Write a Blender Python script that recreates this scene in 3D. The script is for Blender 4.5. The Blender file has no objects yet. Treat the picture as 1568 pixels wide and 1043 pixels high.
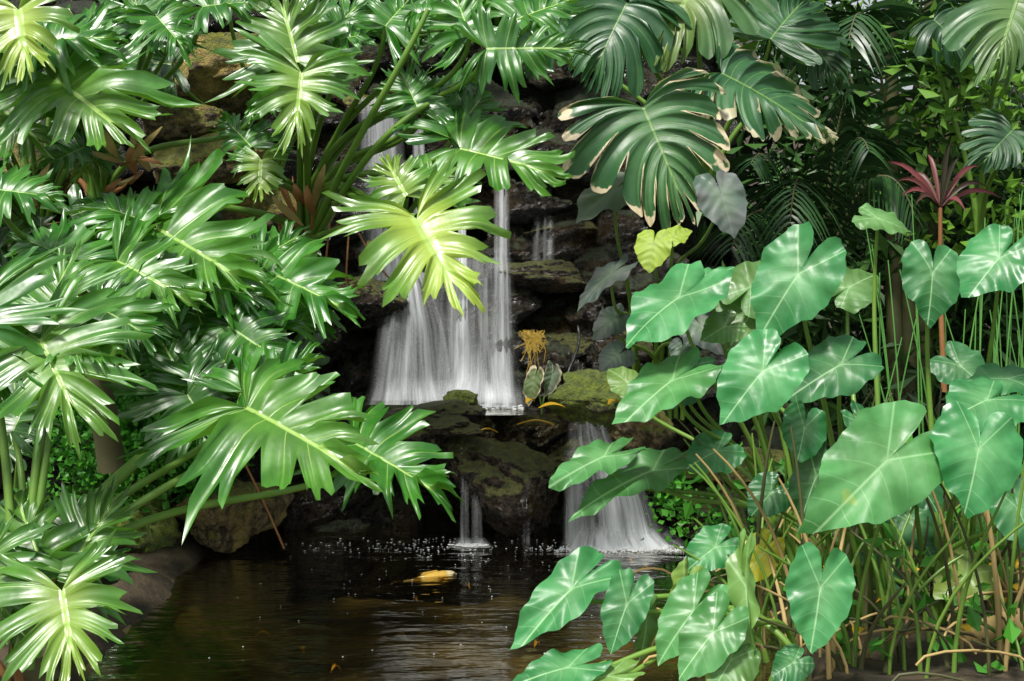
import bpy, bmesh, math, random
import numpy as np
from mathutils import Vector, noise, Euler

# ------------------------------------------------------------------ survey
# Camera stands at (0,0,1.3) looking along +Y.  Site survey readings are
# (bearing, elevation, distance) and are turned into world metres here.
F = 2178.0
CZ = 1.3
def W(u, v, y):
    return np.array([(u-784)*y/F, y, CZ+(353-v)*y/F])
def nrm(a):
    return a/(np.linalg.norm(a)+1e-9)
def sm(a, b, x):
    t = np.clip((x-a)/(b-a), 0, 1)
    return t*t*(3-2*t)

scene = bpy.context.scene
# ------------------------------------------------------------------ mesh builder
class MB:
    def __init__(s):
        s.V=[]; s.Q=[]; s.M=[]; s.A=[]; s.T=[]; s.n=0
    def add(s, v, q, mat=0, attr=None, tint=(0.5,0,0)):
        v=np.asarray(v,float); q=np.asarray(q,int)
        s.V.append(v); s.Q.append(q+s.n); s.M.append(np.full(len(q),mat))
        if attr is None: attr=np.ones((len(v),3))
        s.A.append(np.asarray(attr,float))
        t=np.asarray(tint,float)
        if t.ndim==1: t=np.tile(t,(len(v),1))
        s.T.append(t); s.n+=len(v)
    def build(s, name, mats, parent=None, smooth=True):
        V=np.concatenate(s.V); Q=np.concatenate(s.Q); M=np.concatenate(s.M)
        A=np.concatenate(s.A); T=np.concatenate(s.T)
        me=bpy.data.meshes.new(name)
        me.vertices.add(len(V)); me.vertices.foreach_set('co',V.ravel().astype(np.float32))
        me.loops.add(Q.size); me.loops.foreach_set('vertex_index',Q.ravel().astype(np.int32))
        me.polygons.add(len(Q)); me.polygons.foreach_set('loop_start',(np.arange(len(Q))*4).astype(np.int32))
        me.polygons.foreach_set('material_index',M.astype(np.int32))
        me.polygons.foreach_set('use_smooth',np.full(len(Q),smooth))
        me.update(calc_edges=True)
        a=me.attributes.new('lf','FLOAT_VECTOR','POINT'); a.data.foreach_set('vector',A.ravel().astype(np.float32))
        a=me.attributes.new('tint','FLOAT_VECTOR','POINT'); a.data.foreach_set('vector',T.ravel().astype(np.float32))
        me.validate()
        for m in mats: me.materials.append(m)
        ob=bpy.data.objects.new(name,me); scene.collection.objects.link(ob)
        if parent: ob.parent=parent
        return ob
def gridq(nr,nc):
    i=np.arange(nr-1)[:,None]*nc+np.arange(nc-1)[None,:]
    i=i.ravel()
    return np.stack([i,i+1,i+nc+1,i+nc],1)

def tube(mb, pts, rad, sides=6, mat=0, tint=(0.5,0,0)):
    pts=np.asarray(pts,float); n=len(pts)
    rad=np.broadcast_to(np.asarray(rad,float),(n,))
    T=np.gradient(pts,axis=0); T/= (np.linalg.norm(T,axis=1)[:,None]+1e-9)
    ref=np.array([0.31,0.9,0.12]) if abs(nrm(pts[-1]-pts[0])[1])<.8 else np.array([1,0,0.1])
    U=np.cross(T,ref); U/= (np.linalg.norm(U,axis=1)[:,None]+1e-9)
    B=np.cross(T,U)
    a=np.linspace(0,2*math.pi,sides+1)
    v=pts[:,None,:]+rad[:,None,None]*(np.cos(a)[None,:,None]*U[:,None,:]+np.sin(a)[None,:,None]*B[:,None,:])
    at=np.zeros((n,sides+1,3)); at[:,:,0]=.5; at[:,:,1]=np.linspace(0,1,n)[:,None]
    mb.add(v.reshape(-1,3),gridq(n,sides+1),mat,at.reshape(-1,3),tint)
def bez(p0,p1,p2,p3,n=18):
    t=np.linspace(0,1,n)[:,None]
    return (1-t)**3*p0+3*(1-t)**2*t*p1+3*(1-t)*t*t*p2+t**3*p3

# ------------------------------------------------------------------ materials
class NT:
    def __init__(s,name):
        s.m=bpy.data.materials.new(name); s.m.use_nodes=True
        s.t=s.m.node_tree; s.t.nodes.clear()
        s.out=s.N('ShaderNodeOutputMaterial')
    def N(s,ty,**k):
        n=s.t.nodes.new(ty)
        for a,b in k.items(): setattr(n,a,b)
        return n
    def L(s,a,b): s.t.links.new(a,b)
    def put(s,sock,val):
        if isinstance(val,bpy.types.NodeSocket): s.L(val,sock)
        elif val is not None: sock.default_value=val
    def math(s,op,a,b=None,c=None):
        n=s.N('ShaderNodeMath',operation=op); s.put(n.inputs[0],a); s.put(n.inputs[1],b)
        if c is not None: s.put(n.inputs[2],c)
        return n.outputs[0]
    def mix(s,f,a,b):
        n=s.N('ShaderNodeMix',data_type='RGBA'); s.put(n.inputs[0],f)
        for so,v in ((n.inputs[6],a),(n.inputs[7],b)):
            if isinstance(v,tuple): v=(*v,1) if len(v)==3 else v
            s.put(so,v)
        return n.outputs[2]
    def mr(s,x,a,b,c=0.,d=1.,ty='SMOOTHSTEP'):
        n=s.N('ShaderNodeMapRange',interpolation_type=ty); s.put(n.inputs[0],x)
        for i,v in enumerate((a,b,c,d)): s.put(n.inputs[i+1],v)
        return n.outputs[0]
    def noise(s,scale,detail=4,rough=.5,vec=None,dist=0.):
        n=s.N('ShaderNodeTexNoise'); n.inputs['Scale'].default_value=scale
        n.inputs['Detail'].default_value=detail; n.inputs['Roughness'].default_value=rough
        n.inputs['Distortion'].default_value=dist
        if vec is None: vec=s.pos()
        s.L(vec,n.inputs['Vector']); return n.outputs['Fac']
    def pos(s):
        if not hasattr(s,'_p'): s._p=s.N('ShaderNodeNewGeometry')
        return s._p.outputs['Position']
    def nz(s):
        s.pos(); n=s.N('ShaderNodeSeparateXYZ'); s.L(s._p.outputs['Normal'],n.inputs[0]); return n.outputs[2]
    def attr(s,name):
        n=s.N('ShaderNodeAttribute',attribute_name=name); x=s.N('ShaderNodeSeparateXYZ')
        s.L(n.outputs['Vector'],x.inputs[0]); return x.outputs
    def bump(s,h,strength,dist=.01):
        n=s.N('ShaderNodeBump'); n.inputs['Strength'].default_value=strength; n.inputs['Distance'].default_value=dist
        s.L(h,n.inputs['Height']); return n.outputs[0]
    def pr(s,col,rough,normal=None,spec=.5,**k):
        n=s.N('ShaderNodeBsdfPrincipled')
        if isinstance(col,tuple): col=(*col,1)
        s.put(n.inputs['Base Color'],col); s.put(n.inputs['Roughness'],rough)
        n.inputs['Specular IOR Level'].default_value=spec
        if normal: s.L(normal,n.inputs['Normal'])
        for a,b in k.items(): s.put(n.inputs[a.replace('_',' ')],b)
        return n.outputs[0]
    def ms(s,f,a,b):
        n=s.N('ShaderNodeMixShader'); s.put(n.inputs[0],f); s.L(a,n.inputs[1]); s.L(b,n.inputs[2]); return n.outputs[0]
    def done(s,sh): s.L(sh,s.out.inputs[0]); return s.m

def leaf_mat(name,ca,cb,vein,rough,transl,kind,yellow=(.55,.55,.05),spec=.5,veinstr=.8):
    t=NT(name); lf=t.attr('lf'); ti=t.attr('tint')
    n=t.noise(9,3); base=t.mix(t.mr(n,.32,.68),ca,cb)
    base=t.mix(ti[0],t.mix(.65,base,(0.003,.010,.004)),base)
    if kind=='lobed':
        wid=t.math('MULTIPLY_ADD',ti[1],.10,.012)
        mid=t.mr(lf[1],t.math('MULTIPLY',wid,.3),wid,1.,0.)
        lat=t.mr(lf[0],.02,.08,1.,0.); lat=t.math('MULTIPLY',lat,t.mr(lf[2],.0,1.,.6,.05))
        mask=t.math('MAXIMUM',mid,lat); 
        blade=t.math('MULTIPLY',ti[1],t.mr(lf[1],.03,.5,1.,.2))
        hh=t.math('ADD',t.math('MULTIPLY',mask,-.6),t.math('MULTIPLY',n,1.3))
    else:
        ax=t.math('ABSOLUTE',lf[0])
        mid=t.mr(ax,.004,.018,1.,0.); mid=t.math('MULTIPLY',mid,t.mr(lf[1],-.04,0.,0.,1.))
        cur=t.math('MULTIPLY',t.math('POWER',ax,1.35),.95)
        k=t.math('FRACT',t.math('MULTIPLY',t.math('SUBTRACT',lf[1],cur),4.1))
        k=t.math('ABSOLUTE',t.math('SUBTRACT',k,.5)); lat=t.mr(k,.005,.035,.5,0.)
        lat=t.math('MULTIPLY',lat,t.mr(ax,.0,.5,1.,.1))
        lat=t.math('MULTIPLY',lat,t.mr(lf[1],-.5,.1,.05,1.))
        bs=t.math('ABSOLUTE',t.math('ADD',t.math('MULTIPLY',ax,.85),t.math('MULTIPLY',lf[1],.53)))
        bs=t.math('MULTIPLY',t.mr(bs,.004,.016,.7,0.),t.mr(lf[1],-.01,0.,1.,0.))
        mask=t.math('MAXIMUM',t.math('MAXIMUM',mid,lat),bs)
        ctr=t.mr(lf[2],0.,.14,.7,0.); mask=t.math('MAXIMUM',mask,ctr)
        blade=t.math('MAXIMUM',ti[1],t.mr(n,.72,.78,0.,.3))
        quilt=t.mr(k,0.,.5,0.,1.)
        base=t.mix(t.mr(lf[2],.0,.9,.2,0.),base,(.35,.60,.28))
        hh=t.math('ADD',t.math('MULTIPLY',quilt,.5),t.math('MULTIPLY',n,2.6))
    base=t.mix(blade,base,yellow)
    colv=t.mix(t.math('MULTIPLY',mask,veinstr),base,vein)
    dead=t.math('MULTIPLY',ti[2],t.mr(t.math('ADD',lf[2],t.math('MULTIPLY',n,.9)),1.33,1.37))
    colv=t.mix(dead,colv,(.72,.60,.40))
    nm=t.bump(hh,.35,.008)
    p=t.pr(colv,t.mr(n,.3,.7,rough*.8,rough*1.25),nm,spec)
    tr=t.N('ShaderNodeBsdfTranslucent'); t.L(t.mix(.35,colv,(.26,.58,.03)),tr.inputs[0])
    return t.done(t.ms(transl,p,tr.outputs[0]))

M_phil=leaf_mat('philodendron_leaf',(.024,.14,.012),(.055,.23,.018),(.44,.66,.16),.34,.28,'lobed',yellow=(.62,.74,.10),spec=.9)
M_mon=leaf_mat('monstera_leaf',(.030,.11,.04),(.05,.17,.055),(.25,.42,.10),.42,.22,'lobed',spec=.55,veinstr=.6)
M_ear=leaf_mat('elephant_ear_leaf',(.025,.19,.05),(.08,.34,.11),(.42,.70,.36),.40,.26,'heart',yellow=(.55,.52,.03),spec=.5,veinstr=.6)
M_earp=leaf_mat('elephant_ear_leaf_purple',(.08,.13,.10),(.14,.15,.15),(.25,.24,.22),.5,.2,'heart',yellow=(.3,.42,.04),spec=.4,veinstr=.5)
def stalk_mat(name,a,b,rough=.4):
    t=NT(name); c=t.mix(t.noise(9,2),a,b)
    return t.done(t.pr(c,rough))
M_stalk=stalk_mat('green_stalk',(.06,.16,.015),(.18,.32,.05))
M_estalk=stalk_mat('elephant_ear_stalk',(.06,.17,.02),(.20,.33,.05))
M_dark=stalk_mat('dark_stalk',(.03,.05,.015),(.10,.09,.03),.6)
M_trunk=stalk_mat('philodendron_trunk',(.05,.05,.02),(.13,.12,.05),.7)
M_brown=stalk_mat('dry_sheath',(.18,.06,.02),(.36,.18,.06),.6)
M_straw=stalk_mat('straw',(.25,.18,.05),(.50,.36,.15),.7)
M_reed=stalk_mat('reed_green',(.045,.17,.025),(.11,.30,.06),.5)

def small_leaf_mat(name,a,b,transl=.3,rough=.45):
    t=NT(name); ti=t.attr('tint')
    c=t.mix(ti[0],a,b); p=t.pr(c,rough,None,.4)
    if transl==0: return t.done(p)
    tr=t.N('ShaderNodeBsdfTranslucent'); t.L(c,tr.inputs[0])
    return t.done(t.ms(transl,p,tr.outputs[0]))
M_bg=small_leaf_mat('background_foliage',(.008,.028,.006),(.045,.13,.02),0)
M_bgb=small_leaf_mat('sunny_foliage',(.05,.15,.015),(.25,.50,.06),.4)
M_fern=small_leaf_mat('maidenhair_leaf',(.02,.13,.015),(.10,.38,.03))
M_palm=small_leaf_mat('palm_leaflet',(.01,.035,.012),(.045,.12,.03),0,.35)
M_cord=small_leaf_mat('cordyline_leaf',(.035,.03,.015),(.30,.07,.08),.25,.4)

def rock_mat(name,dark,light,moss,mossamt,rough,ochre=(.35,.24,.06),och=.3,bs=1.):
    t=NT(name)
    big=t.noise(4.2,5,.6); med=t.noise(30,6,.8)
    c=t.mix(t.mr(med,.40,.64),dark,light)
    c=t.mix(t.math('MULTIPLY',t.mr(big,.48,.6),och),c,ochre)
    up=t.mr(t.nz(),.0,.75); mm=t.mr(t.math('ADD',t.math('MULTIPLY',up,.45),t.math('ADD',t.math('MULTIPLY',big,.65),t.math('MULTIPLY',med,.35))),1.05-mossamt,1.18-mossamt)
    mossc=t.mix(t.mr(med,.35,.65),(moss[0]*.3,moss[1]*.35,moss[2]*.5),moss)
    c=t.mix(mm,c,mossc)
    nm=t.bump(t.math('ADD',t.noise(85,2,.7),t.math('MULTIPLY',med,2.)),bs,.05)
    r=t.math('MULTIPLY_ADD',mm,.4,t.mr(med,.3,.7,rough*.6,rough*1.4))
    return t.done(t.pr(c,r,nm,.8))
M_wet=rock_mat('wet_rock',(.010,.008,.006),(.12,.09,.06),(.20,.21,.03),.33,.22,(.16,.10,.03),.5)
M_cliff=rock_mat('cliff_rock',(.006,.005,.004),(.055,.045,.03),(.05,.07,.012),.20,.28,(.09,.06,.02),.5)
M_ochre=rock_mat('mossy_ochre_rock',(.08,.055,.02),(.55,.41,.19),(.42,.42,.05),.45,.6,(.75,.55,.14),.85)
M_mossr=rock_mat('green_mossy_rock',(.04,.04,.012),(.24,.19,.08),(.34,.44,.04),.66,.5,(.48,.38,.07),.5)

def simple(name,a,b,scale,rough,bs=.5,bd=.02):
    t=NT(name); n=t.noise(scale,5,.65); c=t.mix(t.mr(n,.35,.65),a,b)
    return t.done(t.pr(c,rough,t.bump(t.noise(scale*5,3,.7),bs,bd)))
M_soil=simple('soil',(.015,.012,.007),(.07,.05,.028),7,.7)

# pond water
t=NT('pond_water')
mp=t.N('ShaderNodeMapping'); mp.inputs['Scale'].default_value=(1.,3.,1.); t.L(t.pos(),mp.inputs[0])
h=t.math('ADD',t.noise(4.5,2,.5,mp.outputs[0]),t.math('MULTIPLY',t.noise(20,1,.5,mp.outputs[0]),.15))
nm=t.bump(h,.18,.05)
gl=t.N('ShaderNodeBsdfGlossy'); gl.inputs['Roughness'].default_value=.08; gl.inputs['Color'].default_value=(1,.98,.92,1); t.L(nm,gl.inputs['Normal'])
tp=t.N('ShaderNodeBsdfTransparent'); tp.inputs[0].default_value=(.68,.62,.40,1)
fr=t.N('ShaderNodeFresnel'); fr.inputs[0].default_value=1.33; t.L(nm,fr.inputs['Normal'])
M_water=t.done(t.ms(t.math('MINIMUM',t.math('MULTIPLY_ADD',fr.outputs[0],2.0,.08),.9),tp.outputs[0],gl.outputs[0]))
M_bed=simple('pond_bed',(.05,.042,.020),(.24,.19,.075),3.,.8)

# falling water
t=NT('falling_water'); lf=t.attr('lf'); ti=t.attr('tint')
def cxyz(a,b):
    cv=t.N('ShaderNodeCombineXYZ'); t.L(t.math('MULTIPLY',lf[0],a),cv.inputs[0]); t.L(t.math('MULTIPLY',lf[1],b),cv.inputs[1]); t.L(lf[2],cv.inputs[2]); return cv.outputs[0]
s1=t.noise(1.,3,.7,cxyz(120.,3.)); s2=t.noise(1.,2,.5,cxyz(22.,2.0))
s=t.math('ADD',t.math('MULTIPLY',s1,.36),t.math('MULTIPLY',s2,.64))
a=t.mr(s,.36,.80,0.,1.,'LINEAR'); a=t.math('POWER',a,1.3)
a=t.math('MULTIPLY_ADD',a,.9,.07)
edge=t.mr(t.math('MULTIPLY',ti[0],t.math('SUBTRACT',1.,ti[0])),0.,.24)
a=t.math('MULTIPLY',t.math('MULTIPLY',a,edge),ti[1]); a=t.math('MINIMUM',a,.92)
df=t.N('ShaderNodeBsdfDiffuse'); df.inputs[0].default_value=(.90,.93,.96,1)
tl=t.N('ShaderNodeBsdfTranslucent'); tl.inputs[0].default_value=(.90,.93,.96,1)
tp=t.N('ShaderNodeBsdfTransparent')
M_fall=t.done(t.ms(a,tp.outputs[0],t.ms(.45,df.outputs[0],tl.outputs[0])))
t=NT('foam'); M_foam=t.done(t.pr((.55,.56,.57),.5,None,.3))

# ------------------------------------------------------------------ leaves
def frame(base,tip,N):
    Y=nrm(tip-base); Z=N-np.dot(N,Y)*Y; Z=nrm(Z); X=np.cross(Y,Z); return X,Y,Z
def lobed(mb,base,tip,N,wid=.8,nl=6,inner=.33,pw=.42,teeth=.30,back=2.5,fold=.17,droop=.04,arch=.08,
          seed=0,tint=(.8,0,0),mat=0,K=12,J=9,ruf=.042,env=(.88,1.,.9,.72,.55),bend=.10,fan=.24,shr=.34,mf=.72):
    rng=np.random.RandomState(seed); L=np.linalg.norm(tip-base); X,Y,Z=frame(base,tip,N)
    asym=rng.uniform(-.14,.14); dr=droop+rng.uniform(-.06,.10)
    for side in (-1,1):
        i=np.arange(nl*K+1); lobe=np.minimum(i//K,nl-1); p=(i-lobe*K)/K; s=i/(nl*K)
        rl=rng.uniform(-.28,.15,nl)[lobe]; ra=rng.uniform(-.18,.18,nl)[lobe]; rz=rng.uniform(-1,1,nl)[lobe]
        rt=rng.uniform(.6,1.4,nl)[lobe]; ph=rng.uniform(-.8,.8,nl)[lobe]
        sp=np.sin(np.pi*p); sc=(lobe+.5)/nl
        e=np.interp(s,[0,.15,.42,.72,1],env)*wid*L*(1+asym*side)
        sp2=np.clip(sp,0,1)**pw
        f=inner+(1-inner)*sp2*(1+rl)*(1-teeth*rt*np.cos(6*np.pi*p+ph*sp)*(.3+.7*sp))
        tt=np.linspace(0,1,J+1)[:,None]
        g=f[None,:]*tt
        k=shr*sm(inner,1.0,g)**.6
        k=k*(1-.8*sm(.6,1.,g))
        S=s[None,:]+(sc-s)[None,:]*k
        r=e[None,:]*g
        a=back*(1-S)**1.15+.10+(ra*sp)[None,:]
        m=L*mf*np.clip((S-fan)/(1-fan),0,1)
        aa=a-bend*g*np.minimum(1,a)
        x=side*np.sin(aa)*r; y=m+np.cos(aa)*r
        rr=r/(wid*L)
        z=fold*np.abs(x)*np.exp(-rr*2)*2-dr*L*rr**2*(1+1.1*rz*sp)[None,:]
        z-=arch*L*np.clip(y/L,-.3,1.4)*np.abs(y/L)
        q=np.abs(p-.5)*2
        z+=L*.06*tt*(q**2)[None,:]*(1.0+rz)[None,:]+L*ruf*np.sin(6*np.pi*p+rz*3)[None,:]*g**2*.8
        z+=L*ruf*1.2*np.sin(g*5+rz*4+seed)*g
        z+=L*ruf*np.sin(y/L*9+seed+side)*rr
        P=base+x[...,None]*X+y[...,None]*Y+z[...,None]*Z
        at=np.zeros(P.shape); at[...,0]=q[None,:]; at[...,2]=tt
        at[...,1]=np.minimum(rr*wid,np.abs(x)/L+(y<0)*rr*wid)
        q4=gridq(J+1,len(i))
        if side<0: q4=q4[:,::-1]
        mb.add(P.reshape(-1,3),q4,mat,at.reshape(-1,3),tint)

HT=np.radians([0,5,14,28,45,68,92,118,140,156,168,176,180])
HR=np.array([1.,.93,.84,.76,.70,.67,.67,.71,.75,.72,.60,.40,.22])
def heart(mb,base,tip,N,w=1.,seed=0,tint=(.8,0,0),mat=0,cup=.2,fold=.12,arch=.16,ruf=.05,nt=60,nr=8):
    rng=np.random.RandomState(seed); L=np.linalg.norm(tip-base); X,Y,Z=frame(base,tip,N)
    th=np.linspace(-np.pi,np.pi,nt+1); ro=np.interp(np.abs(th),HT,HR)
    ro=ro*(1+.025*np.sin(7*th+seed)+.02*np.sin(17*th+seed*2))
    tt=np.linspace(0,1,nr+1)[:,None]; r=ro[None,:]*tt
    x=np.sin(th)[None,:]*r*w*rng.uniform(.92,1.06); y=np.cos(th)[None,:]*r
    x=x+rng.uniform(-.12,.12)*y*np.abs(y)
    z=fold*np.abs(x)-cup*(x*x)*1.4-arch*np.clip(y,0,2)**2-.12*np.clip(-y,0,1)**2*rng.uniform(-2,2.5)
    z+=ruf*np.sin(th*5+rng.uniform(0,6))[None,:]*tt**2+ruf*.7*np.sin(th*11+rng.uniform(0,6))[None,:]*tt**3
    z+=rng.uniform(-.25,.25)*x*y
    P=base+L*(x[...,None]*X+y[...,None]*Y+z[...,None]*Z)
    at=np.zeros(P.shape); at[...,0]=x; at[...,1]=y; at[...,2]=tt*np.ones_like(x)
    mb.add(P.reshape(-1,3),gridq(nr+1,nt+1)[:,::-1],mat,at.reshape(-1,3),tint)

def tip_from(b,u,v,y,N):
    tpt=W(u,v,y); d=tpt-b
    dy=-(N[0]*d[0]+N[2]*d[2])/N[1]
    l=math.hypot(d[0],d[2]); dy=np.clip(dy,-.7*l,.7*l)
    return W(u,v,y+dy)

def petiole(mb,root,base,N,r0=.014,r1=.008,mat=1,lift=.45,tint=(.5,0,0)):
    d=np.linalg.norm(base-root)
    p1=root+np.array([0,0,lift*d])+(base-root)*.12
    p2=base-N*.12*d+np.array([0,.03,-.12*d])-(base-root)*.1
    tube(mb,bez(root,p1,p2,base-N*.004,20),np.linspace(r0,r1,20),7,mat,tint)

# ---- philodendrons ------------------------------------------------
def phil_plant(crown,leaves,name,seed0,trunk=True,down=.5,ws=.86):
    mb=MB(); C=W(*crown); rj=np.random.RandomState(seed0)
    for k,l in enumerate(leaves):
        bu,bv,tu,tv,y,wid,nx,nz=l[:8]; yel=l[8] if len(l)>8 else 0; br=l[9] if len(l)>9 else .85
        N=nrm(np.array([nx+rj.uniform(-.25,.25),-1.,nz+rj.uniform(-.1,.25)])); b=W(bu,bv,y); tp=tip_from(b,tu,tv,y,N)
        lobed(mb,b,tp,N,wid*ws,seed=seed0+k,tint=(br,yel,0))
        petiole(mb,C+np.random.RandomState(k+seed0).uniform(-.03,.03,3),b,N,.015,.009)
    if seed0==10:
        for q in ([(478,370,5.7),(520,240,5.15),(610,120,4.95),(655,15,5.0)],[(480,380,5.7),(540,250,5.2),(600,190,5.0),(655,160,5.15)],
                  [(455,350,5.7),(400,312,5.4),(290,318,5.3),(205,300,5.25)],[(470,370,5.7),(520,350,5.3),(590,325,4.9),(638,332,4.72)]):
            tube(mb,bez(*[W(*a) for a in q],24),np.linspace(.017,.010,24),8,1)
    if trunk:
        g=C+np.array([.02,.1,-down]); tube(mb,bez(g,g+[0,0,down*.3],C-[0,0,.15],C+[0,0,.04],10),[.05,.05,.052,.05,.05,.052,.05,.045,.04,.03],9,3)
        rng=np.random.RandomState(seed0)
        for i in range(16 if seed0==10 else 5):
            a=rng.uniform(0,6.28); h=rng.uniform(-.15,.1)
            p0=C+np.array([math.cos(a)*.035,math.sin(a)*.035-.02,h]); p3=p0+np.array([math.cos(a)*rng.uniform(.04,.12),-.02+math.sin(a)*.06,rng.uniform(.1,.26)])
            tube(mb,bez(p0,p0+[0,0,.06],p3-[0,0,.05],p3,7),[.012,.013,.012,.01,.008,.005,.001],5,2)
    return mb.build(name,[M_phil,M_stalk,M_brown,M_trunk])

P1=[(462,112,450,210,5.0,1.0,0,.7,.22,1.),(456,95,425,-20,5.1,.9,0,.5,.1,.6),(500,60,560,-10,5.3,.7,.2,.6,0,.7),
 (638,335,712,462,4.7,.85,.15,.7,.55,1.),(622,300,585,235,4.8,.85,-.1,.8,.25,.9),(640,300,705,240,4.85,.85,.1,.7,.18,.85),
 (705,228,870,265,5.0,.72,.05,1.0,.05,1.),(690,212,750,130,5.1,.8,.1,.8,0,.8),(640,165,605,90,5.15,.75,0,.6,.0,.7),(655,160,735,110,5.2,.75,.1,1.,0,.8),
 (745,75,920,70,4.9,.5,0,.35,.0,.75),(720,55,690,-30,5.0,.8,0,.6,0,.9),(790,30,900,-15,5.0,.6,0,1.,0,.9),
 (400,245,395,305,5.2,.8,0,.7,.3,.85),(385,225,335,170,5.3,.7,-.1,.8,.0,.7),
 (590,40,640,-20,5.2,.8,0,.7,0,.85),(520,60,590,45,5.2,.7,0,1.,0,1.),(640,20,720,10,5.1,.6,0,1.1,0,1.)]
phil_plant((468,375,5.75),P1,'philodendron',10,True,.35)

P2=[(62,520,122,645,4.0,1.1,.15,.8,.12,1.),(70,505,105,380,4.15,.95,0,1.0,.05,.95),(75,515,200,550,4.05,.6,0,1.1,0.05,1.),
 (95,905,112,1025,3.7,1.1,.1,.6,.3,.95),(100,880,190,740,3.85,.75,.1,.6,.05,.55),(70,880,15,740,3.85,.75,-.1,.6,.05,.55),
 (378,625,575,725,4.3,.72,.05,1.1,.06,1.),(372,600,495,530,4.4,.6,.0,1.2,0,.9),(545,680,700,765,4.6,.65,.0,1.0,0,.95),
 (287,605,345,695,4.5,1.0,0,.5,.0,.4),(285,590,230,490,4.55,.8,0,.6,0,.4),(300,590,390,510,4.55,.8,0,.7,0,.5),
 (-30,470,-10,600,4.0,1.0,0,.6),(-20,860,10,960,3.8,1.0,0,.7,.1,.8),(20,660,60,570,4.3,.7,0,.6,0,.5)]
phil_plant((40,1010,3.95),P2,'philodendron',50,True,.1)

P3=[(240,350,390,432,4.9,.72,.0,1.2,.05,1.),(225,340,125,300,4.9,.8,-.1,1.1,.0,.95),(215,350,230,285,5.,.6,0,.9,0,.7),
 (290,432,430,455,4.8,.65,0,1.2,0,1.),(400,412,560,480,4.95,.62,.0,1.1,0,1.),(395,400,475,345,5.0,.7,0,1.1,0,.8),
 (350,525,495,475,4.75,.6,0,1.,.0,.9),(350,500,460,570,4.7,.6,0,.7,0,.55),(110,400,25,355,4.7,.9,0,1.1,0,1.),(100,390,165,325,4.8,.8,0,1.,0,.9),
 (180,400,310,465,4.7,.7,0,1.1,.05,1.),(150,470,235,515,4.5,.8,0,.8,0,.7),(-10,290,105,300,4.6,.7,0,1.2,0,.95),(230,470,185,545,4.7,.8,0,.6,0,.5),
 (300,470,325,545,4.8,.9,0,.6,0,.5),(440,440,510,515,5.0,.7,0,.8,0,.8)]
phil_plant((150,560,5.2),P3,'philodendron',90,True,.4,.92)

P4=[(85,122,200,205,5.0,.9,.05,.9,.1,1.),(60,62,195,50,5.0,.7,0,1.1,.0,1.),(28,15,40,112,4.8,.85,0,.4,.5,.9),
 (95,95,175,0,5.1,.8,0,.9,0,.8),(240,25,290,80,5.2,.7,0,.8,0,.9),(310,10,420,-5,5.2,.6,0,1.1,0,.9),
 (190,130,265,135,5.2,.6,0,1.1,0,1.),(0,165,75,225,5.0,.9,0,.8,.1,.8),(150,235,110,280,5.3,.7,0,.7,.3,.7),(130,225,60,255,5.3,.8,0,.9,0,.7),
 (220,50,200,-30,5.3,.9,0,.8,0,.7),(0,80,-40,20,5.0,.9,0,.9,0,.8),(130,180,180,115,5.35,.7,0,.9,0,.8),(390,165,450,165,5.3,.5,0,1.1,0,1.)]
phil_plant((150,330,5.7),P4,'philodendron',130,True,.4,.92)

def filler(name,crown,region,n,yr,seed,excl,br=(.2,.7),sz=(80,130)):
    mb=MB(); rng=np.random.RandomState(seed); C=W(*crown); k=0; tries=0
    while k<n and tries<4000:
        tries+=1
        u=rng.uniform(region[0],region[2]); v=rng.uniform(region[1],region[3])
        y=rng.uniform(*yr); a=math.atan2(v-crown[1],u-crown[0])+rng.uniform(-.7,.7)
        l=rng.uniform(*sz)*5/y; tu,tv=u+l*math.cos(a),v+l*math.sin(a)*.7+20
        mu,mv=(u+tu)/2,(v+tv)/2
        if any(e[0]-45<mu<e[2]+45 and e[1]-40<mv<e[3]+40 for e in excl): continue
        N=nrm(np.array([rng.uniform(-.4,.4),-1,rng.uniform(.5,1.3)])); b=W(u,v,y)
        tp=tip_from(b,tu,tv,y,N)
        lobed(mb,b,tp,N,rng.uniform(.6,.85),seed=seed+k,tint=(rng.uniform(*br),0,0),K=6,J=6,teeth=0)
        petiole(mb,C,b,N,.012,.008); k+=1
    return mb.build(name,[M_phil,M_stalk])
EX=[(290,50,400,140),(210,180,430,310),(520,140,800,620),(120,560,400,740),(250,720,900,900)]
filler('philodendron',(60,420,6.2),(-80,-20,300,560),32,(5.5,6.2),300,EX,(.1,.6))
filler('philodendron',(420,330,6.5),(200,-20,520,560),18,(5.8,6.4),340,EX,(.05,.5))
filler('philodendron',(20,900,5.4),(-120,560,200,900),12,(4.6,5.3),380,EX,(.05,.4))
filler('philodendron',(760,100,7.6),(560,-30,900,70),18,(6.8,7.4),420,[],(.3,.8),(70,110))

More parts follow.
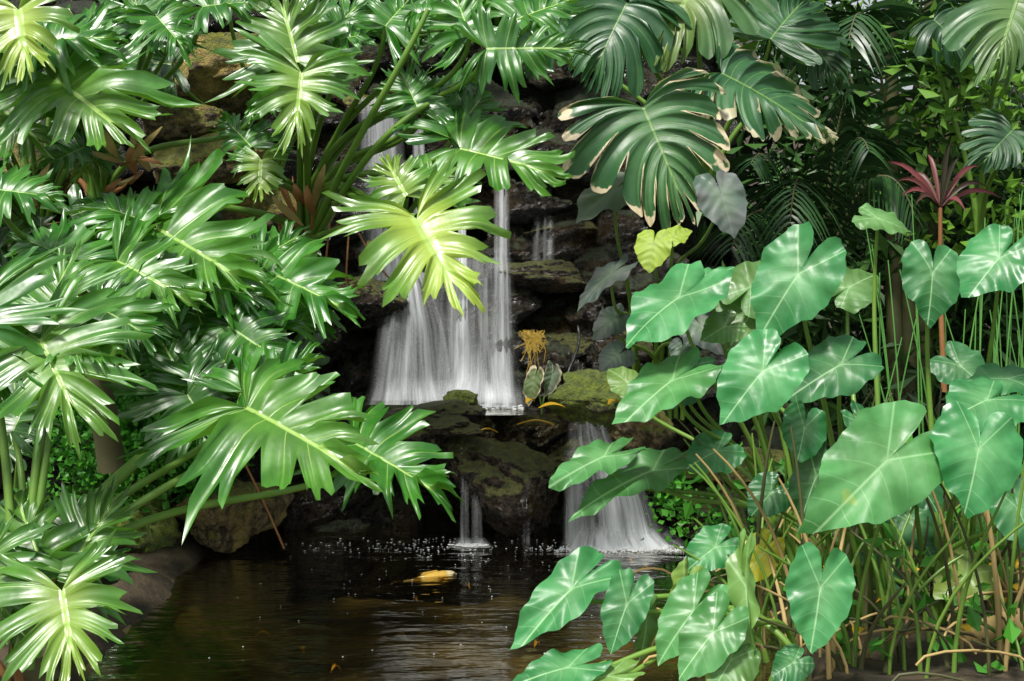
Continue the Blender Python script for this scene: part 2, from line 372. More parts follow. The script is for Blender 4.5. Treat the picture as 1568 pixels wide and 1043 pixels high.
# ---- monstera -----------------------------------------------------
mb=MB(); C=W(1080,330,6.4)
MO=[(985,165,1048,305,5.4,.98,-.1,.45,.03,.9,1.),(1105,112,1285,200,5.6,.62,.25,.8,0,.8,.6),(960,5,905,112,5.7,.9,0,.5,0,.6,0),
    (1070,-30,1010,60,5.8,.9,0,.8,.2,.8,0),(1240,60,1290,120,6.2,.8,0,.9,0,.15,0),(1560,-10,1530,90,5.2,1.,0,.6,.1,.9,0),
    (1180,60,1240,-20,6.0,.8,0,.9,0,.5,0),(850,20,790,80,6.3,.8,0,.8,0,.8,0),(1430,30,1500,90,6.4,.8,0,.6,0,.15,0),(1550,200,1500,250,5.8,.8,0,.8,0,.4,0)]
for k,(bu,bv,tu,tv,y,wid,nx,nz,yel,br,tipb) in enumerate(MO):
    N=nrm(np.array([nx,-1.,nz])); b=W(bu,bv,y); tp=tip_from(b,tu,tv,y,N)
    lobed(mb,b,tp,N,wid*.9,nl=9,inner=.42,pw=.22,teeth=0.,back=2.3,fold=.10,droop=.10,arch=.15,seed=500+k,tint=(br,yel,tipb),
          ruf=.02,env=(.75,.95,.95,.75,.4),bend=.5,K=12,shr=.14,mf=.82,fan=.2)
    petiole(mb,C if bu<1400 else W(1500,400,6.6),b,N,.014,.008)
mb.build('monstera_plant',[M_mon,M_stalk])

# ---- elephant ears --------------------------------------------------
def ear_group(name,root_u,root_y,leaves,seed,mat=M_ear,spread=.1,rootz=.05):
    mb=MB(); rng=np.random.RandomState(seed)
    for k,l in enumerate(leaves):
        bu,bv,tu,tv,y,nx,nz=l[:7]; yel=l[7] if len(l)>7 else 0; br=l[8] if len(l)>8 else .85; w=l[9] if len(l)>9 else 1.; fold=l[10] if len(l)>10 else .12
        N=nrm(np.array([nx,-1.,nz])); b=W(bu,bv,y); tp=tip_from(b,tu,tv,y,N)
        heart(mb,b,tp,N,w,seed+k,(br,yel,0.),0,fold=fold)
        R=np.array([(root_u-784)*root_y/F+rng.uniform(-spread,spread),root_y+rng.uniform(-spread,spread),rootz])
        petiole(mb,R,b,N,.011,.0055,1,.5)
    return mb.build(name,[mat,M_estalk])
ear_group('elephant_ear_plant',1330,4.5,[
 (1222,420,1158,516,4.2,-.3,.4,0,.8,.85),(1168,568,1104,646,4.0,-.2,.5,0,1.,.9),(1288,558,1208,602,4.2,.0,.8,0,.3,.75),
 (1232,655,1222,708,4.1,.1,.4,0,.55,.9),(1322,648,1366,686,4.1,.2,.8,0,.3,.75),(1358,705,1248,816,3.8,.1,.55,.05,.9,.66),
 (1250,730,1215,818,4.1,-.9,.2,0,.05,.55,.5),(1256,900,1244,1000,3.7,.0,.35,0,.95,.82),(1345,335,1400,352,4.6,.1,1.6,.1,.5),
 (1300,440,1345,415,4.9,.0,.9,.1,.4),(1180,755,1150,790,4.4,0,.5,0,.2),(1110,500,1075,520,4.7,0,.8,.1,.3)],700)
ear_group('elephant_ear_plant',1450,4.5,[
 (1428,418,1424,496,4.4,.0,.35,0,.45,.9),(1530,395,1480,454,4.2,-.4,.8,0,.9),(1498,688,1482,788,3.8,.1,.45,0,1.,.95),
 (1512,612,1450,640,4.2,0,1.4,0,.7),(1408,740,1440,785,4.3,.1,.7,0,.2),(1480,880,1440,920,4.4,0,.8,.3,.5),(1560,780,1590,850,4.2,.1,.6,0,.4),
 (1545,580,1470,575,4.3,0,1.6,0,.6,.8),(1395,800,1430,850,4.5,0,.7,0,.2),(1335,860,1375,905,4.6,0,.8,.0,.2),(1470,560,1520,600,4.9,0,.8,0,.2)],730)
ear_group('elephant_ear_plant',1225,5.0,[
 (1040,455,950,518,4.6,-.3,1.5,0,.9,.75),(1090,425,1125,405,4.7,.1,1.5,0,.85,.7),(1030,582,948,643,4.5,-.3,1.5,.05,.9,.65),(1060,560,1100,548,4.6,.2,1.2,0,.6,.7),(1045,585,1010,620,4.8,0,.8,0,.3),
 (1098,690,1052,713,4.7,.1,1.,0,.55),(925,699,838,736,4.6,0,1.8,.05,.8,.45),(1000,720,872,770,4.7,0,1.9,.05,.6,.36),
 (1095,838,1048,872,4.4,0,.9,.0,.8,.8),(1165,850,1135,900,4.3,0,.4,.95,1.,.8),(1150,440,1190,400,4.9,0,.9,.1,.3),
 (1150,480,1110,540,4.9,0,.8,.1,.2),(960,585,930,560,5.2,0,.9,.2,.4)],760)
ear_group('elephant_ear_plant',1150,4.05,[
 (875,902,784,994,4.0,-.3,.9,.0,.85,.5,.25),(960,925,932,1004,3.95,-.3,.4,0,.5,.65,.3),(1062,935,1003,1012,3.8,-.4,.6,.05,.9,.65,.2),
 (1092,968,1035,1040,3.7,-.3,.6,.05,.75,.7),(1143,900,1148,1040,3.75,-1.6,.2,.2,.9,.32,.4),(870,1022,775,1045,3.8,0,1.9,0,.8,.5),(990,950,985,1015,4.0,.9,.3,.1,.3,.6),
 (1215,1015,1180,1035,3.9,0,.9,0,.5),(1120,1010,1090,1060,3.7,0,.7,.1,.4),(1050,900,1035,960,4.1,.8,.5,.3,.7,.6),(930,1035,850,1050,3.8,0,1.7,0.2,.7,.5)],790,spread=.16)
ear_group('elephant_ear_plant',1010,6.5,[
 (940,290,882,330,5.5,-.1,1.3,.1,.9,.75),(1105,300,1128,362,5.0,.2,.4,0,1.,.9),(1000,375,990,416,5.0,-.3,.5,.9,.9),(1030,362,1060,347,5.05,0,1.,.9,.9,.8),
 (935,420,880,463,5.4,-.2,1.5,0,.8,.4),(1045,535,1045,562,5.5,0,.6,0,.9),(945,545,918,565,5.7,0,.9,.0,.8),(940,490,905,515,5.8,0,.8,0,.5,.8),
 (1075,500,1110,540,5.4,0,.8,0,.4),(1100,445,1130,470,5.4,0,.8,0,.5)],820,M_earp,.12,.45)

# loose dead stalks and dense stem base in the elephant ears
mb=MB(); rng=np.random.RandomState(5)
for i in range(150):
    u=rng.uniform(1130,1568); y=rng.uniform(3.9,5.2); x=(u-784)*y/F
    p0=np.array([x,y,.03]); hgt=rng.uniform(.15,.75); dx=rng.uniform(-.3,.3)
    p3=p0+np.array([dx,rng.uniform(-.2,.2),hgt])
    tube(mb,bez(p0,p0+[0,0,hgt*.5],p3-[dx*.4,0,hgt*.15],p3,9),np.linspace(rng.uniform(.005,.010),.003,9),5,int(rng.choice([0,0,0,0,1,2,2])))
for i in range(40):
    u=rng.uniform(1000,1568); y=rng.uniform(3.8,4.8); x=(u-784)*y/F
    p0=np.array([x,y,.08+rng.uniform(0,.08)]); a=rng.uniform(-3,3); l=rng.uniform(.1,.4)
    p3=p0+np.array([l*math.cos(a),l*math.sin(a)*.5,rng.uniform(-.05,.08)])
    tube(mb,bez(p0,p0+[0,0,.06],p3+[0,0,.04],p3,7),.004,5,int(rng.choice([1,2])))
mb.build('stalk_thicket',[M_estalk,M_straw,M_dark])

# ------------------------------------------------------------------ small foliage clouds
def leaf_cloud(name,mat,boxes,size,seed,asp=.45,hang=0.):
    mb=MB()
    for bi,(c,s,n) in enumerate(boxes):
        rng=np.random.RandomState(seed+bi); c=np.array(c,float); s=np.array(s,float)
        nc=max(3,n//45); cc=c+rng.uniform(-1,1,(nc,3))*s
        k=rng.randint(0,nc,n); p=cc[k]+rng.normal(0,.4,(n,3))*min(s.max(),.35)
        d=rng.normal(0,1,(n,3)); d[:,2]-=hang; d/=np.linalg.norm(d,axis=1)[:,None]
        q=np.cross(d,rng.normal(0,1,(n,3))+[0,0,1.]); q/=np.linalg.norm(q,axis=1)[:,None]
        nn=np.cross(d,q); l=rng.uniform(.6,1.3,n)[:,None]*size; w=l*asp*.5
        A=p; B=p+d*l*.5+q*w+nn*l*.08; Cc=p+d*l-nn*l*.1; D=p+d*l*.5-q*w+nn*l*.08
        v=np.stack([A,B,Cc,D],1).reshape(-1,3)
        ti=np.zeros((n*4,3)); ti[:,0]=np.repeat(np.clip(rng.uniform(0,1,nc)[k]*.7+rng.uniform(0,.4,n),0,1),4)
        mb.add(v,np.arange(n*4).reshape(-1,4),0,None,ti)
    return mb.build(name,[mat],smooth=False)
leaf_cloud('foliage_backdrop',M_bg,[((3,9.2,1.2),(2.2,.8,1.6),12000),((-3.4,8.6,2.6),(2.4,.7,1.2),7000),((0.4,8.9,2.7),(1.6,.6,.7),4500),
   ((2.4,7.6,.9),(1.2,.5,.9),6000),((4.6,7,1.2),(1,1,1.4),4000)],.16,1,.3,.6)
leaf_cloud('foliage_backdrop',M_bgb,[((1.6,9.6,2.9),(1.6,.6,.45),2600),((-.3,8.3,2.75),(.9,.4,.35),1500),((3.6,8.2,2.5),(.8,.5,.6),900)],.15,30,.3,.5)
leaf_cloud('maidenhair_fern',M_fern,[(W(210,640,5.7),(.22,.12,.2),2200),(W(290,690,5.75),(.14,.08,.1),1300),(W(150,700,5.6),(.15,.1,.2),1200)],.035,60,.8)
leaf_cloud('maidenhair_fern',M_fern,[(W(1015,740,5.95),(.07,.05,.08),350),(W(1120,800,5.6),(.2,.08,.04),300)],.03,70,.8)
leaf_cloud('shrub',M_bgb,[(W(1520,110,6.5),(.3,.2,.12),260),(W(1500,300,6.8),(.3,.3,.3),300)],.09,80,.5)
leaf_cloud('ground_plants',M_fern,[((1.5,4.6,.1),(.6,.6,.05),500),((1.3,5.6,.15),(.5,.3,.1),600)],.07,90,.6)

# palms
def frond(mb,p0,p3,lift,n=34,ll=.4,w=.012,seed=0,droop=.5,br=(.1,.8)):
    rng=np.random.RandomState(seed); p0=np.array(p0,float); p3=np.array(p3,float)
    c=bez(p0,p0+(p3-p0)*.3+[0,0,lift],p0+(p3-p0)*.75+[0,0,lift],p3,n)
    tube(mb,c,np.linspace(.012,.003,n),5,1)
    T=np.gradient(c,axis=0); T/=np.linalg.norm(T,axis=1)[:,None]
    for i in range(3,n):
        for sd in (-1,1):
            side=nrm(np.cross(T[i],[0,0,1]))*sd; l=ll*math.sin(math.pi*(.12+.8*i/n))*rng.uniform(.85,1.1)
            d=nrm(side*.8+T[i]*.6+np.array([0,0,rng.uniform(-.1,.2)])); tt=np.linspace(0,1,5)
            ctr=c[i]+d*tt[:,None]*l+np.array([0,0,-droop*l])*(tt[:,None]**2)
            ww=(w*np.sin(np.pi*np.clip(tt*.85+.12,0,1)))[:,None]*T[i]
            v=np.stack([ctr-ww,ctr+ww],1).reshape(-1,3)
            mb.add(v,gridq(5,2),0,None,(rng.uniform(*br),0,0))
mb=MB()
for k,(a,b,l) in enumerate([(W(1250,480,7.0),W(1150,250,6.5),.35),(W(1250,480,7.0),W(1330,230,6.4),.4),(W(1250,480,7.),W(1210,340,6.2),.5),(W(1250,480,7.),W(1400,330,6.6),.5),
    (W(1250,480,7.),W(1120,380,6.3),.4),(W(1250,480,7),W(1300,150,6.9),.3)]):
    frond(mb,a,b,l,36,.36,.011,k,.7,(.0,.7))
mb.build('palm',[M_palm,M_dark])
mb=MB()
for k,(a,b,l) in enumerate([(W(1390,500,7.4),W(1500,20,6.6),.6),(W(1390,500,7.4),W(1300,60,6.8),.8),(W(1390,500,7.4),W(1560,160,6.8),.9),(W(1390,500,7.4),W(1420,-40,7.0),.6),(W(1390,500,7.4),W(1180,40,7.6),.9),(W(1390,500,7.4),W(1590,60,7.6),.9)]):
    frond(mb,a,b,l,40,.5,.016,k+20,.6,(.1,.9))
for du in (-12,10,34): tube(mb,[W(1385+du,620,7.3),W(1380+du,400,7.3),W(1390+du*2,200,7.25),W(1400+du*3,-60,7.2)],[.045,.04,.035,.03],8,1)
mb.build('palm',[M_palm,M_dark])
mb=MB()
for k,(a,b,l) in enumerate([(W(1100,150,8.4),W(1040,-10,8),.3),(W(1100,150,8.4),W(1130,-20,8),.3),(W(1100,150,8.4),W(1190,20,8),.4),(W(1100,150,8.4),W(1000,60,8),.3)]):
    frond(mb,a,b,l,30,.5,.016,k+40,.3,(.4,1.))
mb.build('palm',[M_bgb,M_dark])

# cordyline
mb=MB(); c0=W(1440,318,5.6)
tube(mb,[W(1446,600,5.6),W(1440,450,5.6),c0],[.012,.010,.008],7,1)
for k,(tu,tv,dy) in enumerate([(1455,232,0),(1358,262,0),(1372,292,-.05),(1512,300,.0),(1500,268,.1),(1420,250,.1),(1400,330,-.1),(1480,340,-.1),(1535,318,.05),(1395,280,.1),(1470,255,0),(1380,315,-.1)]):
    e=W(tu,tv,5.6+dy); tt=np.linspace(0,1,8)[:,None]; ctr=c0+(e-c0)*tt+np.array([0,0,.07])*np.sin(tt*2.6)
    d=nrm(e-c0); s=nrm(np.cross(d,[0,-1,.3])); w=.0105*np.sin(np.pi*np.clip(tt*.9+.08,0,1))
    v=np.stack([ctr-s*w,ctr+[0,.006,0],ctr+s*w],1).reshape(-1,3); mb.add(v,gridq(8,3),0,None,((k*37%10)/10,0,0))
mb.build('cordyline',[M_cord,M_brown])

# reeds
mb=MB(); rng=np.random.RandomState(8)
for i in range(36):
    y=rng.uniform(4.9,5.8); u=rng.uniform(1415,1590) if i<28 else rng.uniform(1330,1420); x=(u-784)*y/F
    top=CZ+(353-rng.uniform(290,520))*y/F; lean=rng.uniform(-.08,.08)
    tube(mb,bez(np.array([x,y,.05]),np.array([x,y,.5]),np.array([x+lean,y,top*.7]),np.array([x+lean*2.2,y+.03,top]),10),np.linspace(.005,.002,10),5,0)
mb.build('reeds',[M_reed])

# dried leaves among philodendrons
mb=MB(); rng=np.random.RandomState(11)
for (u,v,y,n) in [(205,255,5.2,12),(470,330,5.6,4),(60,330,5.0,3),(590,395,5.5,2)]:
    for i in range(n):
        p=W(u,v,y)+rng.uniform(-.05,.05,3); e=p+np.array([rng.uniform(-.12,.14),-.03,rng.uniform(-.08,.18)]); tt=np.linspace(0,1,6)[:,None]
        ctr=p+(e-p)*tt+np.array([0,-.04,0])*np.sin(tt*3); s=np.array([.018,.01,.004])*np.sin(np.pi*np.clip(tt*.9+.05,0,1))
        mb.add(np.stack([ctr-s,ctr+s],1).reshape(-1,3),gridq(6,2),int(i%2))
for a,b,c in [((345,655,4.9),(390,730,4.8),(435,840,4.9)),((540,340,5.5),(570,400,5.4),(600,430,5.4)),((505,340,5.5),(500,390,5.45),(495,440,5.5)),((535,345,5.5),(530,400,5.4),(530,440,5.4))]:
    A,B,Cc=W(*a),W(*b),W(*c); tube(mb,bez(A,A*.4+B*.6,B*.6+Cc*.4,Cc,10),.004,5,0)
mb.build('dry_leaves',[M_brown,M_straw])

# ------------------------------------------------------------------ rocks
def boulder(u,v,y,hu,hv,mat,seed,dep=.8,sub=5,rot=0.,name='boulder'):
    c=W(u,v,y); sx=hu*y/F; sz=hv*y/F; sy=max(sx,sz)*dep
    bm=bmesh.new(); bmesh.ops.create_icosphere(bm,subdivisions=sub,radius=1)
    rng=np.random.RandomState(seed)
    V=np.array([x.co[:] for x in bm.verts])
    V=np.sign(V)*np.abs(V)**.85
    for k in range(16):
        n=nrm(rng.normal(0,1,3)); d=rng.uniform(.55,.88); q=V@n-d
        V-=np.where(q>0,q*.94,0)[:,None]*n
    off=Vector((seed*3.1,seed*1.7,0))
    D=np.array([noise.fractal(Vector(p)*1.6+off,.9,2.1,5)*.16+noise.fractal(Vector((p[0]*sx,p[1]*sy,p[2]*sz*1.6))*16+off,.6,2.0,6)*.11*min(1,.12/max(sx,.01)+.4) for p in V])
    V=V*(1+D)[:,None]
    V=V*np.array([sx,sy,sz]); ca,sa=math.cos(rot),math.sin(rot)
    V=np.stack([V[:,0]*ca-V[:,2]*sa,V[:,1],V[:,0]*sa+V[:,2]*ca],1)
    for x,p in zip(bm.verts,V): x.co=p
    for f in bm.faces: f.smooth=True
    me=bpy.data.meshes.new(name); bm.to_mesh(me); bm.free(); me.materials.append(mat)
    ob=bpy.data.objects.new(name,me); ob.location=c; scene.collection.objects.link(ob)
R=[(775,735,6.15,110,82,M_wet,1,.9),(640,648,6.2,110,36,M_wet,2,.9),(905,712,6.3,90,62,M_wet,3,.9),(690,650,6.05,52,16,M_wet,4),(710,614,6.3,30,16,M_mossr,5),
 (915,606,6.3,92,46,M_mossr,6),(985,655,6.25,64,36,M_ochre,7),(1120,715,6.2,120,24,M_ochre,8,.8),(1085,775,6.15,110,46,M_wet,9),(1150,820,5.9,90,30,M_cliff,10),
 (350,785,5.8,115,62,M_ochre,11,.8),(300,700,6.15,110,70,M_mossr,12),(520,765,6.5,120,70,M_wet,13),(180,800,5.7,120,60,M_mossr,14),
 (562,455,6.55,60,32,M_wet,15),(835,425,6.9,110,26,M_wet,16),(850,535,6.85,90,34,M_wet,17),(925,475,6.85,55,50,M_cliff,18),(960,530,6.7,50,50,M_wet,19),
 (570,160,7.15,55,18,M_ochre,20),(375,105,6.4,120,75,M_ochre,21),(310,250,5.9,110,58,M_ochre,22),(290,190,6.0,70,28,M_ochre,23),(855,110,7.2,50,34,M_cliff,24),
 (830,300,7.1,70,28,M_wet,25),(850,355,7.0,70,20,M_wet,26),(700,440,6.95,60,20,M_wet,27),(400,325,6.1,100,34,M_ochre,28),(1200,700,6.5,90,60,M_cliff,29),(60,260,6.4,80,60,M_ochre,30),
 (470,640,6.6,90,50,M_wet,31),(640,175,7.15,50,16,M_wet,32),(730,220,7.15,70,18,M_wet,33)]
for r in R:
    boulder(*r[:7],dep=r[7] if len(r)>7 else .8)

# cliff
nx,nz_=260,230
xs=np.linspace(-4.2,1.25,nx); zs=np.linspace(-.5,3.0,nz_)
V=np.zeros((nz_,nx,3))
for j,z in enumerate(zs):
    b0=np.interp(z,[-.5,.0,.42,.5,.56,1.0,1.1,1.9,2.05,2.6,3.0],[6.35,6.4,6.5,6.7,6.8,6.9,7.05,7.2,7.45,7.75,8.6])
    for i,x in enumerate(xs):
        b=b0-.3*float(sm(-.7,-1.5,x)) if x<-.7 else b0
        if x>.55: b+=(x-.55)**1.5*1.5
        p=Vector((x*2.2,0,z*5.+.4*noise.noise(Vector((x*2,1,z*2)))))
        ds,ps=noise.voronoi(p)[:2]
        h=noise.cell(ps[0]*3.1)
        b+=(h-.5)*.22+min(.3,ds[0])*.22-.05*min(1,(ds[1]-ds[0])*4)
        b+=noise.fractal(Vector((x*6,3,z*7)),.8,2.1,5)*.05
        V[j,i]=(x,b,z)
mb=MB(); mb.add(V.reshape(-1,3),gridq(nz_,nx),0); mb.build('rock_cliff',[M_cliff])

# ------------------------------------------------------------------ ground
def lin(a,b,n): return np.linspace(a,b,n)
gx=np.concatenate([[-150,-80,-40,-20,-10],lin(-6,6,130),[10,20,40,80,150]]); gy=np.concatenate([[-150,-60,-20,-8,-3],lin(-1,11,130),[12,14,18,26,45,90,160]])
GX,GY=np.meshgrid(gx,gy)
xr=np.interp(GY,[3,4.1,6],[.72,.85,1.1]); d=np.minimum(np.minimum(GX+1.3,xr-GX),np.minimum(GY-2.0,7.0-GY))
Z=.06-.36*sm(-.05,.4,d)
Z=Z+1.9*sm(7.6,8.4,GY)*sm(1.6,.6,GX)+np.clip(GY-7.5,0,30)*.09*(1-sm(1.6,.6,GX))+sm(12,40,GY)*3
for j in range(len(gy)):
    for i in range(len(gx)):
        if abs(gx[i])<7: Z[j,i]+=noise.fractal(Vector((gx[i]*2.5,gy[j]*2.5,0)),.8,2,4)*.05
mb=MB(); fm=gridq(len(gy),len(gx)); mb.add(np.stack([GX,GY,Z],-1).reshape(-1,3),fm,0)
g=mb.build('ground',[M_soil,M_bed])
cen=Z.reshape(-1)[fm].mean(1); g.data.polygons.foreach_set('material_index',(cen<-.03).astype(np.int32))

def sheet(name,x0,x1,y0,y1,z,mat,n=40,ell=False):
    mb=MB(); X,Y=np.meshgrid(np.linspace(-1,1,n),np.linspace(-1,1,n))
    if ell:
        X2=X*np.sqrt(1-Y*Y/2); Y2=Y*np.sqrt(1-X*X/2); X,Y=X2,Y2
    v=np.stack([(x0+x1)/2+X*(x1-x0)/2,(y0+y1)/2+Y*(y1-y0)/2,np.full_like(X,z)],-1).reshape(-1,3)
    mb.add(v,gridq(n,n),0); return mb.build(name,[mat])
sheet('pond_water',-1.9,1.6,1.6,6.7,0.,M_water)
sheet('cascade_pool_water',-.5,.40,6.12,7.0,.505,M_water,ell=True)

# ------------------------------------------------------------------ waterfall
def stream(mb,st,dens=1.,seed=0,nc=30,nr=26,jit=.012):
    st=np.array(st,float); k=np.linspace(0,len(st)-1,nr); I=np.arange(len(st))
    u0,u1,v,y=[np.interp(k,I,st[:,i]) for i in range(4)]
    for _ in range(2):
        for a in (u0,u1,v,y): a[1:-1]=(a[:-2]+a[1:-1]*2+a[2:])/4
    c=np.linspace(0,1,nc); U=u0[:,None]+(u1-u0)[:,None]*c
    Y=y[:,None]+np.zeros(nc)+jit*np.sin(c*23+seed)[None,:]+jit*.7*np.sin(c*51+seed*2)[None,:]
    P=np.stack([(U-784)*Y/F,Y,CZ+(353-v[:,None])*Y/F+0*c],-1)
    al=np.concatenate([[0],np.cumsum(np.linalg.norm(np.diff(P[:,nc//2],axis=0),axis=1))])
    wid=(u1-u0).mean()*y.mean()/F
    at=np.zeros(P.shape); at[...,0]=c*wid+seed*.37; at[...,1]=al[:,None]; at[...,2]=seed*1.7
    ti=np.zeros(P.shape); ti[...,0]=c; dd=np.broadcast_to(np.asarray(dens,float),(2,)) if np.ndim(dens)==0 else np.array(dens)
    ti[...,1]=np.interp(np.linspace(0,1,nr),np.linspace(0,1,len(dd)),dd)[:,None]
    mb.add(P.reshape(-1,3),gridq(nr,nc),0,at.reshape(-1,3),ti.reshape(-1,3))
mb=MB()
stream(mb,[(546,612,148,7.2),(546,612,150,6.95),(545,618,170,6.85),(548,625,300,6.8),(548,640,430,6.72)],(1.4,1.4,1.1,.9),1)
stream(mb,[(552,606,152,6.92),(552,612,250,6.83),(560,618,430,6.7)],(.8,.8),2)
stream(mb,[(630,650,185,6.95),(632,655,300,6.85),(628,662,430,6.72)],1.3,3,12)
stream(mb,[(700,712,250,6.95),(700,716,400,6.75),(690,724,610,6.55)],2.2,4,12)
stream(mb,[(755,780,230,6.95),(755,782,400,6.7),(748,790,610,6.55)],1.2,5,14)
stream(mb,[(600,650,412,6.75),(596,665,432,6.55),(575,700,500,6.5),(556,722,614,6.45)],(2.2,1.3,.9,1.2),6,44)
stream(mb,[(605,640,420,6.6),(585,660,500,6.48),(562,670,612,6.42)],(1.4,.8,.8),7,36)
stream(mb,[(660,790,395,6.75),(660,790,420,6.62),(655,795,520,6.55),(650,805,614,6.45)],(.6,.6,1.2),8,44)
stream(mb,[(690,780,535,6.52),(684,790,575,6.47),(670,800,617,6.38)],(0.,1.3,2.8),9,36)
stream(mb,[(650,800,580,6.45),(640,810,605,6.40),(630,815,624,6.30)],(0.,1.5,1.6),19,36)
stream(mb,[(570,690,575,6.45),(560,700,600,6.40),(552,710,620,6.35)],(0.,1.,1.3),20,36)
stream(mb,[(836,846,180,7.1),(838,846,390,6.85)],.8,10,8)
stream(mb,[(815,850,330,6.9),(812,852,400,6.85)],.45,11,12)
# lower cascade; the foot meets the pond (z=0)
def vz(y): return 353+1.302*F/y
stream(mb,[(868,930,645,6.22),(866,940,672,6.06),(862,958,700,6.0),(860,985,760,5.94),(858,1010,vz(5.88),5.88)],(.5,1.4,1.4,1.4),12,44)
stream(mb,[(905,948,682,6.05),(905,968,705,5.98),(905,1000,770,5.90),(905,1020,vz(5.85),5.85)],(.9,2.6,2.6,2.8),13,34)
stream(mb,[(862,898,690,6.03),(862,905,760,5.96),(860,910,vz(5.9),5.9)],(.9,1.,1.3),14,20)
stream(mb,[(880,1020,800,5.90),(862,1040,820,5.86),(850,1070,vz(5.78),5.78)],(0.,1.8,2.9),21,44)
stream(mb,[(704,716,684,6.05),(705,718,740,5.98),(703,720,vz(5.9),5.9)],(1.1,1.1,1.3),15,10)
stream(mb,[(722,736,735,6.0),(720,742,vz(5.92),5.92)],(.6,1.),16,10)
stream(mb,[(695,745,822,5.92),(685,758,vz(5.85),5.85)],(0.,1.8),22,16)
stream(mb,[(800,812,770,6.0),(798,814,vz(5.93),5.93)],(.6,.7),17,10)
wf=mb.build('waterfall',[M_fall])

# churned foam
rng=np.random.RandomState(3); mb=MB()
def blob(c,rx,ry,h,s=0):
    n=10; a=np.linspace(0,2*np.pi,n+1); rr=1+.25*np.sin(a*3+s)+.15*np.sin(a*5+s*2); rows=[]
    for t in (0,.5,.85,1.): rows.append(np.stack([c[0]+np.cos(a)*rx*rr*t,c[1]+np.sin(a)*ry*rr*t,c[2]+h*(1-t*t)+0*a],-1))
    mb.add(np.array(rows).reshape(-1,3),gridq(4,n+1),0)
for i in range(140):
    u=rng.normal(650,70) if i<80 else rng.uniform(430,860); y=rng.uniform(5.75,6.05)-abs(rng.normal(0,.09)); u=min(max(u,400),860)
    blob(((u-784)*y/F,y,.003),rng.uniform(.0015,.0055),rng.uniform(.003,.008),.002,i)
for i in range(60):
    y=rng.uniform(4.3,5.7); blob((rng.uniform(-1,.5),y,.003),.0025,.003,.002,i)
for i in range(320):
    a=rng.uniform(0,6.28); r=rng.uniform(0,1)**.6
    blob((.43+math.cos(a)*r*.36,5.79+math.sin(a)*r*.085,.003),rng.uniform(.004,.018)*(1.2-r),rng.uniform(.004,.010)*(1.2-r),.006,i)
for i in range(60):
    a=rng.uniform(0,6.28); blob((-.18+math.cos(a)*.09*rng.uniform(),5.86+math.sin(a)*.025,.003),rng.uniform(.003,.010),rng.uniform(.003,.007),.004,i)
for i in range(60):
    x=rng.uniform(-.3,.05); blob((x,6.42+rng.uniform(-.12,.06),.507),rng.uniform(.004,.012),rng.uniform(.005,.010),.006,i)
mb.build('foam',[M_foam])

# ------------------------------------------------------------------ koi
t=NT('koi_skin'); c=t.mix(t.mr(t.noise(16,2),.42,.52),(.85,.72,.42),(.72,.45,.08)); M_koi=t.done(t.pr(c,.35))
t=NT('koi_skin_orange'); c=t.mix(t.mr(t.noise(14,2),.45,.52),(.75,.35,.22),(.7,.18,.04)); M_koi2=t.done(t.pr(c,.35))
def koi(head,tail,L,mat):
    mb=MB(); hd=np.array(head); tl=np.array(tail); ax=nrm(hd-tl); sd=np.cross(ax,[0,0,1]); up=np.array([0,0,1.])
    ts=np.linspace(0,1,18); w=np.interp(ts,[0,.04,.12,.3,.5,.75,.9,1],[.01,.04,.065,.085,.075,.04,.018,.014])*L; hh=w*1.15
    a=np.linspace(0,2*np.pi,13); ctr=hd-ax*ts[:,None]*L*.82+sd*(np.sin(ts*3.4)*.04*L)[:,None]
    v=ctr[:,None,:]+(np.cos(a)[None,:]*w[:,None])[...,None]*sd+(np.sin(a)[None,:]*hh[:,None])[...,None]*up
    mb.add(v.reshape(-1,3),gridq(18,13),0)
    e=ctr[-1]
    def fin(pts): 
        p=np.array(pts); mb.add(p,[[0,1,2,3]],0)
    fin([e,e-ax*.10*L+up*.03*L+sd*.02*L,e-ax*.22*L+up*.04*L+sd*.06*L,e-ax*.12*L])
    fin([e,e-ax*.12*L,e-ax*.22*L-up*.05*L-sd*.08*L,e-ax*.08*L-sd*.04*L])
    m=ctr[6]+up*hh[6]*.9
    fin([m,m-ax*.05*L+up*.03*L,m-ax*.25*L+up*.02*L,m-ax*.3*L-up*.02*L])
    for s in (-1,1):
        b=ctr[4]+sd*s*w[4]*.9; fin([b,b+sd*s*.09*L-ax*.02*L,b+sd*s*.11*L-ax*.10*L,b-ax*.06*L])
    for s in (-1,1):
        c=ctr[2]+sd*s*w[2]*.75+up*hh[2]*.35; tube(mb,[c-up*.004,c+up*.004],[.004,.003],6,1)
    mb.build('koi_fish',[mat,M_dark])
koi((-.21,5.42,-.012),(-.43,5.30,-.012),.27,M_koi)
koi((-.52,4.12,-.05),(-.7,4.2,-.05),.24,M_koi2)
koi((.0,4.2,-.07),(.2,4.28,-.07),.24,M_koi2)

